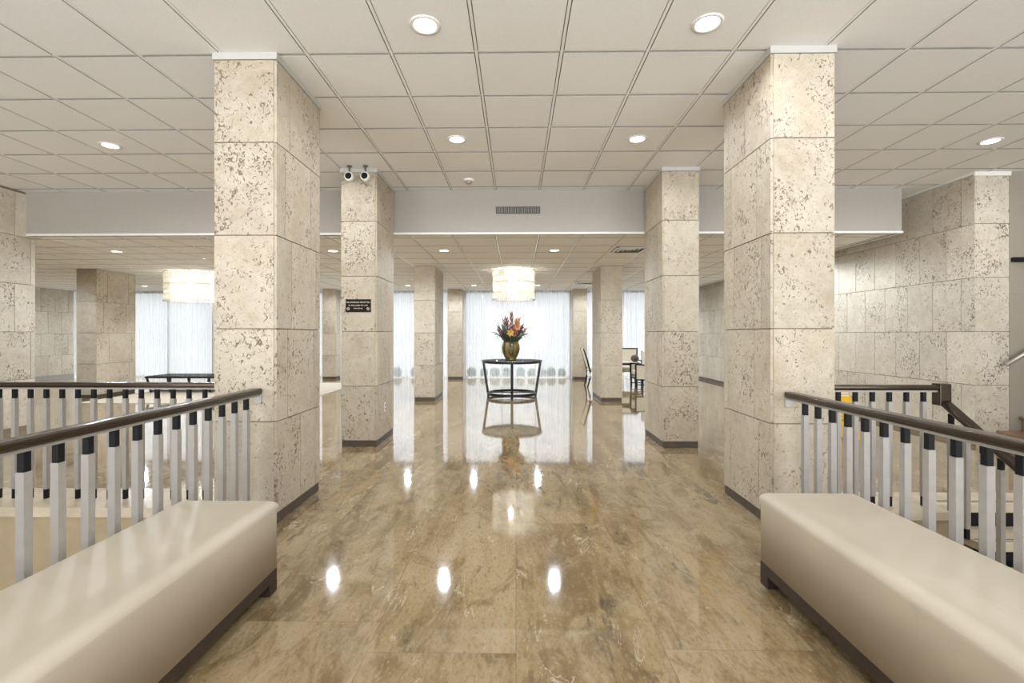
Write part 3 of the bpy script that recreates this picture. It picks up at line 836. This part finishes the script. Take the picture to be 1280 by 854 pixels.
for k in range(2):
    a = k * PI / 2; bar(bm, (TX - .5 * math.cos(a), TY - .5 * math.sin(a), .085), (TX + .5 * math.cos(a), TY + .5 * math.sin(a), .085), .03, .022)
obj('stretcher', bm, M['blackmetal'], tb)
for k in range(4):
    a = k * PI / 2 - PI / 2 + .02; c, s_ = math.cos(a), math.sin(a)
    bm = nb(); bar(bm, (TX + .52 * c, TY + .52 * s_, 0), (TX + .635 * c, TY + .635 * s_, .787), .052, .046, (-s_, c, 0)); obj('leg', bm, M['blackmetal'], tb)

VX, VZ = -.115, .7995
vs = thing('ceramic_vase', 'round green and amber glazed vase on the round table', 'vase', (VX, TY, VZ))
bm = nb(); lathe(bm, [(.06, 0), (.125, 0), (.13, .012), (.118, .03), (.15, .09), (.19, .18), (.203, .26), (.197, .33), (.178, .375), (.172, .392), (.182, .402), (.178, .408), (.165, .40), (.17, .37), (.18, .30), (.06, .28)], VX, TY, 40)
bmesh.ops.translate(bm, verts=bm.verts[:], vec=(0, 0, VZ)); obj('vase_body', bm, M['glaze'], vs)

fb = thing('flower_bouquet', 'russet, orange and yellow tropical flowers with drooping blades in the vase', 'flowers', (VX, TY, VZ + .29))
FB = Vector((VX, TY, VZ + .30))
def petal(bm, base, tip, w, bulge=Vector((0, 0, 0)), n=7):
    base, tip = Vector(base), Vector(tip); d = tip - base
    s = d.cross(Vector((0, -1, .25)))
    if s.length < 1e-4: s = Vector((1, 0, 0))
    s.normalize(); u = s.cross(d).normalized()
    L, R, Cc = [], [], []
    for k in range(n + 1):
        t = k / n; p = base + d * t + bulge * (4 * t * (1 - t)); ww = w * math.sin(PI * min(1, t * .93 + .07)) ** .7
        L.append(bm.verts.new(p - s * ww)); R.append(bm.verts.new(p + s * ww)); Cc.append(bm.verts.new(p + u * ww * .35))
    for k in range(n):
        for a, b in ((L, Cc), (Cc, R)):
            f = bm.faces.new((a[k], b[k], b[k + 1], a[k + 1])); f.smooth = True
def stem(bm, p, q, bend=(0, 0, 0), r=.006):
    p, q, b = Vector(p), Vector(q), Vector(bend)
    tube(bm, [p + (q - p) * t + b * (4 * t * (1 - t)) for t in (0, .25, .5, .75, 1)], r, 6)
def spike(tip, w, n, mat, lean=.5, name='flower_spike'):
    """bract spike: overlapping pointed bracts round a stem"""
    tip = FB + Vector(tip); base = FB + Vector((tip.x - FB.x, tip.y - FB.y, 0)) * .15
    bm = nb(); stem(bm, base, tip, r=.007); d = (tip - base)
    rr = random.Random(int(w * 1000) + n)
    for k in range(n):
        t = .42 + .56 * k / (n - 1); p = base + d * t; a = k * 2.4
        o = Vector((math.cos(a), math.sin(a) * .8, 0)) * w * (1.15 - t * .75) + d.normalized() * w * (.9 + .5 * rr.random())
        petal(bm, p, p + o * 1.15, w * .17)
    o = obj(name, bm, mat, fb, recalc=False); return o
spike((.015, .0, .72), .075, 20, M['redbract'])
spike((-.09, -.03, .60), .085, 18, M['redbract'])
spike((-.15, .03, .58), .075, 14, M['mauve'])
spike((.13, -.03, .50), .12, 22, M['orange'])
spike((.185, .03, .60), .07, 14, M['orange'])
spike((.235, -.03, .40), .085, 16, M['plum'])
spike((.31, .02, .37), .075, 14, M['mauve'])
spike((-.17, -.08, .30), .085, 16, M['plum'])
spike((-.27, .02, .43), .07, 14, M['mauve'])
bm = nb(); c = FB + Vector((-.005, -.19, .30)); stem(bm, FB + Vector((0, -.03, .02)), c + Vector((0, .02, 0)))
for k in range(6):
    a = k * PI / 3 + .3; petal(bm, c, c + Vector((math.cos(a) * .085, -.02, math.sin(a) * .085)), .026)
obj('star_flower', bm, M['yellowpetal'], fb, recalc=False)
bm = nb(); c = FB + Vector((.15, -.10, .43)); stem(bm, FB + Vector((.02, -.02, .02)), c)
for k in range(7):
    a = k * 2 * PI / 7; petal(bm, c, c + Vector((math.cos(a) * .08, -.03, math.sin(a) * .08)), .03)
obj('orange_flower', bm, M['orange'], fb, recalc=False)
for tx, ty, tz, w, bl in [(-.20, -.05, .52, .045, .03), (-.32, .05, .40, .04, .05), (-.13, -.12, .42, .05, .02), (.10, -.15, .22, .055, .04), (.20, -.12, .22, .06, .05), (-.08, -.16, .20, .06, .05),
                          (-.02, -.12, .36, .04, .02), (.08, .05, .52, .04, .0), (.02, .12, .45, .06, 0), (.25, .08, .50, .04, .03), (-.24, .06, .24, .05, .06), (.27, .0, .20, .045, .07)]:
    bm = nb(); petal(bm, FB + Vector((tx * .2, ty * .2, .0)), FB + Vector((tx, ty, tz)), w, Vector((0, 0, bl)))
    obj('leaf', bm, M['leaf'], fb, recalc=False)
for tx, ty, tz, bl in [(-.46, .0, .26, .14), (-.40, -.06, .16, .16), (-.34, -.10, .02, .22), (-.29, .04, -.03, .26), (.40, .02, .12, .18), (.36, -.08, .05, .2), (.30, .08, .55, .05), (-.30, .1, .58, .03), (.05, .04, .74, .0), (.42, .06, .24, .12)]:
    bm = nb(); petal(bm, FB + Vector((tx * .15, ty * .3, .06)), FB + Vector((tx, ty, tz)), .013, Vector((tx * .15, 0, bl)), 12)
    obj('blade_leaf', bm, M['blade'], fb, recalc=False)

# ------------------------------------------------------------------ low table on the rug
ct = thing('low_table', 'long low black iron table on the cream rug at left', 'table', (-7.6, 11.3, .012))
x0, x1, y0, y1, zt = -8.62, -6.6, 10.85, 11.6, .392
bm = nb()
for a in ((x0, y0, x1, y0), (x0, y1, x1, y1), (x0, y0, x0, y1), (x1, y0, x1, y1)): bar(bm, (a[0], a[1], zt - .02), (a[2], a[3], zt - .02), .04, .04)
obj('top_frame', bm, M['blackmetal'], ct)
bm = nb(); box(bm, x0 + .02, x1 - .02, y0 + .02, y1 - .02, zt, zt + .01); obj('glass_top', bm, M['tableglass'], ct)
bm = nb(); i = .07
for a in ((x0 + i, y0 + i, x1 - i, y0 + i), (x0 + i, y1 - i, x1 - i, y1 - i), (x0 + i, y0 + i, x0 + i, y1 - i), (x1 - i, y0 + i, x1 - i, y1 - i)): bar(bm, (a[0], a[1], .05), (a[2], a[3], .05), .03, .03)
obj('foot_frame', bm, M['blackmetal'], ct)
for y, q in ((y0, 1), (y1, -1)):
    for k in range(5):
        x = x0 + .03 + (x1 - x0 - .06) * k / 4; dx = .05 * (1 - k / 2)
        bm = nb(); bar(bm, (x + dx, y + i * q, .019), (x, y, zt - .02), .035, .035, (0, 1, 0)); obj('leg', bm, M['blackmetal'], ct)

# ------------------------------------------------------------------ seating seen past the right columns
ch = thing('dining_chair', 'high backed black chair standing side-on behind the right lounge column', 'chair', (2.08, 12.5, 0))
X0 = 1.915
for y in (12.22, 12.78):
    bm = nb(); tube(bm, [(1.85, y, 0), (X0, y, .24), (X0, y, .42), (1.84, y, .72), (1.745, y, 1.0)], [.016, .02, .022, .02, .016], 8); obj('back_leg', bm, M['black'], ch)
    bm = nb(); tube(bm, [(2.37, y + (.02 if y < 12.5 else -.02), 0), (2.34, y + (.02 if y < 12.5 else -.02), .42)], [.015, .022], 8); obj('front_leg', bm, M['black'], ch)
bm = nb(); box(bm, 1.91, 2.37, 12.22, 12.78, .40, .485); obj('seat', bm, M['cream'], ch, bevel=.02, seg=3)
bm = nb()
extr(bm, [(1.895, .50), (1.925, .50), (1.865, .72), (1.772, .985), (1.742, .975), (1.832, .71)], 'y', 12.235, 12.765); obj('backrest', bm, M['cream'], ch)

st = thing('settee', 'cream settee with a dark frame by the right curtain', 'settee', (3.0, 13.8, 0))
bm = nb(); box(bm, 2.46, 3.54, 13.93, 14.0, .42, .95); obj('back_panel', bm, M['cream'], st, bevel=.012)
bm = nb(); bar(bm, (2.42, 13.96, .965), (3.58, 13.96, .965), .07, .03)
for x in (2.44, 3.56): bar(bm, (x, 13.96, 0), (x, 13.96, .95), .07, .035, (1, 0, 0))
obj('back_frame', bm, M['darkwood'], st)
bm = nb(); box(bm, 2.46, 3.54, 13.45, 13.93, .30, .45); obj('seat', bm, M['cream'], st, bevel=.02, seg=3)
for x in (2.44, 3.56):
    bm = nb(); bar(bm, (x, 13.44, 0), (x, 13.44, .62), .035, .035, (1, 0, 0)); bar(bm, (x, 13.44, .63), (x, 13.93, .63), .04, .03); obj('arm', bm, M['darkwood'], st)
dt = thing('side_table', 'small dark table with a pale top, in front of the settee', 'table', (2.85, 13.0, 0))
bm = nb(); box(bm, 2.45, 3.33, 12.72, 13.25, .60, .625); obj('table_top', bm, M['cream'], dt, bevel=.004)
bm = nb()
for a in ((2.47, 12.75, 3.31, 12.75), (2.47, 13.22, 3.31, 13.22), (2.47, 12.75, 2.47, 13.22), (3.31, 12.75, 3.31, 13.22)): bar(bm, (a[0], a[1], .575), (a[2], a[3], .575), .03, .05)
obj('apron', bm, M['black'], dt)
for x in (2.48, 3.18):
    for y in (12.76, 13.21):
        bm = nb(); bar(bm, (x + (0 if x < 3 else .04), y, 0), (x, y, .60), .035, .035, (0, 1, 0)); obj('leg', bm, M['black'], dt)
bm = nb(); n = 36
rings = []
for j in range(13):
    th = PI * j / 12
    rings.append([(3.235 + .098 * math.sin(th) * (1 + .10 * (1 if k % 2 else -1)) * math.cos(2 * PI * k / n), 12.9 + .098 * math.sin(th) * (1 + .10 * (1 if k % 2 else -1)) * math.sin(2 * PI * k / n), .7225 + .098 * math.cos(th)) for k in range(n)])
rv = [[bm.verts.new(p) for p in r_] for r_ in rings[1:-1]]
top = bm.verts.new((3.235, 12.9, .8205)); bot = bm.verts.new((3.235, 12.9, .6245))
for a, b in zip(rv, rv[1:]):
    for k in range(n): bm.faces.new((a[k], a[(k + 1) % n], b[(k + 1) % n], b[k]))
for k in range(n): bm.faces.new((top, rv[0][(k + 1) % n], rv[0][k])); bm.faces.new((bot, rv[-1][k], rv[-1][(k + 1) % n]))
tag(obj('decorative_ball', bm, M['basket']), 'brown ribbed ball lying on the small dark table', 'ornament')
ac = thing('armchair', 'dark framed armchair with a pale side panel, facing the small table', 'chair', (3.2, 12.3, 0))
for y in (12.06, 12.58):
    bm = nb(); bar(bm, (3.055, y, 0), (3.045, y, .61), .034, .034, (0, 1, 0)); obj('front_leg', bm, M['black'], ac)
    bm = nb(); bar(bm, (3.37, y, 0), (3.345, y, .93), .036, .036, (0, 1, 0)); obj('back_leg', bm, M['black'], ac)
    bm = nb(); bar(bm, (3.04, y, .61), (3.35, y, .58), .04, .03); obj('arm', bm, M['black'], ac)
    bm = nb(); bar(bm, (3.06, y, .22), (3.35, y, .20), .03, .03); obj('side_rail', bm, M['black'], ac)
    bm = nb(); bar(bm, (3.06, y, .09), (3.35, y, .09), .022, .022); obj('stretcher', bm, M['black'], ac)
    bm = nb(); box(bm, 3.068, 3.335, y - .012, y + .012, .235, .585); obj('side_panel', bm, M['cream'], ac)
bm = nb(); box(bm, 3.06, 3.34, 12.08, 12.56, .33, .44); obj('seat', bm, M['cream'], ac, bevel=.015, seg=3)
bm = nb(); box(bm, 3.335, 3.36, 12.08, 12.56, .46, .92); obj('backrest', bm, M['cream'], ac)

# ------------------------------------------------------------------ wet floor sign
ws = thing('wet_floor_sign', 'yellow folding wet floor sign standing behind the front right column', 'sign', (4.30, 6.28, 0))
def panel(yb, yt, sgn):
    bm = nb(); pr = [(4.155, 0), (4.20, 0), (4.21, .035), (4.40, .035), (4.41, 0), (4.455, 0), (4.44, .22), (4.375, .60), (4.355, .65), (4.255, .65), (4.235, .60), (4.17, .22)]
    A = []; B = []
    for x, z in pr:
        y = yb + (yt - yb) * z / .65
        A.append(bm.verts.new((x, y, z))); B.append(bm.verts.new((x, y + .012, z)))
    bm.faces.new(A); bm.faces.new(B[::-1])
    for k in range(len(pr)): bm.faces.new((A[k], B[k], B[(k + 1) % len(pr)], A[(k + 1) % len(pr)]))
    return obj('folding_panel', bm, M['yellow'], ws)
p1 = panel(6.16, 6.27, -1); panel(6.40, 6.285, 1)
tl = math.atan2(.11, .65)
def fy(z): return 6.16 + .11 * z / .65 - .002
bm = nb(); a, b = .555, .60
bm.faces.new([bm.verts.new(p) for p in ((4.245, fy(a), a), (4.365, fy(a), a), (4.358, fy(b), b), (4.252, fy(b), b))])
obj('white_band', bm, M['white'], p1, recalc=False)
text_obj('sign_text', 'CAUTION', .028, M['red'], p1, (4.305, fy(.577) - .001, .577), (PI / 2 - tl, 0, 0))
text_obj('sign_text', 'WET FLOOR', .034, M['black'], p1, (4.305, fy(.25) - .001, .25), (PI / 2 - tl, 0, 0))
bm = nb(); z0, z1 = .30, .47
tri = [(4.225, z0), (4.385, z0), (4.305, z1)]
for k in range(3):
    (xa, za), (xb, zb) = tri[k], tri[(k + 1) % 3]
    bar(bm, (xa, fy(za), za), (xb, fy(zb), zb), .003, .010, (0, 1, 0))
bar(bm, (4.29, fy(.34), .34), (4.315, fy(.41), .41), .003, .012, (0, 1, 0))
obj('warning_triangle', bm, M['black'], p1)

# ------------------------------------------------------------------ daylight
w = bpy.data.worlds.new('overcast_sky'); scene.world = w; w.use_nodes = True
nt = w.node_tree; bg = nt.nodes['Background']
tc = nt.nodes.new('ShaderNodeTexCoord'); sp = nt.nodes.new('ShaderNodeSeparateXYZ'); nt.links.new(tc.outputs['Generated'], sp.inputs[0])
def mrange(src, *v):
    n = nt.nodes.new('ShaderNodeMapRange')
    for k, q in enumerate([src] + list(v)):
        if isinstance(q, bpy.types.NodeSocket): nt.links.new(q, n.inputs[k])
        else: n.inputs[k].default_value = q
    return n.outputs[0]
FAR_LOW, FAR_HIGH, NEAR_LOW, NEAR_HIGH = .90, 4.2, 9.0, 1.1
far = mrange(sp.outputs[2], .10, .60, FAR_LOW, FAR_HIGH)            # sky raised overhead on the window side to light the lounge
near = mrange(sp.outputs[2], -.05, .25, NEAR_LOW, NEAR_HIGH)        # glow added below the horizon behind the camera to lift the ceiling
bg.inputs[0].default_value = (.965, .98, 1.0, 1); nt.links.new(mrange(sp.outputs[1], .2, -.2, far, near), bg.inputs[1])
def portal(x, y, z, sx, sz, rx):
    L = bpy.data.lights.new('sky_portal', 'AREA'); L.shape = 'RECTANGLE'; L.size = sx; L.size_y = sz
    L.cycles.is_portal = True
    o = bpy.data.objects.new('sky_portal', L); COL.objects.link(o); o.location = (x, y, z); o.rotation_euler = (rx, 0, 0)
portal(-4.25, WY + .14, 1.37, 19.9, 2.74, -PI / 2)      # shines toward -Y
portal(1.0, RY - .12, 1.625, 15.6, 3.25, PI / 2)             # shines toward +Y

# ------------------------------------------------------------------ camera
cam = bpy.data.cameras.new('camera'); co = bpy.data.objects.new('camera', cam); COL.objects.link(co)
F, CXP, CYP = 590.0, 635.9, 419.0
cam.sensor_width = 36; cam.sensor_fit = 'HORIZONTAL'; cam.lens = 36 * F / 1280
cam.shift_x = (640 - CXP) / 1280; cam.shift_y = (CYP - 427) / 1280
co.location = (0, 0, EYE); co.rotation_euler = (PI / 2, 0, .01533)
cam.clip_start = .05; cam.clip_end = 200
scene.camera = co
vsx = scene.view_settings
scene.display_settings.display_device = 'sRGB'
vsx.view_transform = 'Standard'; vsx.look = 'None'; vsx.gamma = 1; vsx.use_curve_mapping = False
vsx.exposure = 0.10
cy = scene.cycles
cy.use_denoising = True
cy.max_bounces = 10; cy.diffuse_bounces = 6; cy.glossy_bounces = 4; cy.transparent_max_bounces = 16; cy.transmission_bounces = 8
cy.sample_clamp_indirect = 6
cy.caustics_reflective = False; cy.caustics_refractive = False
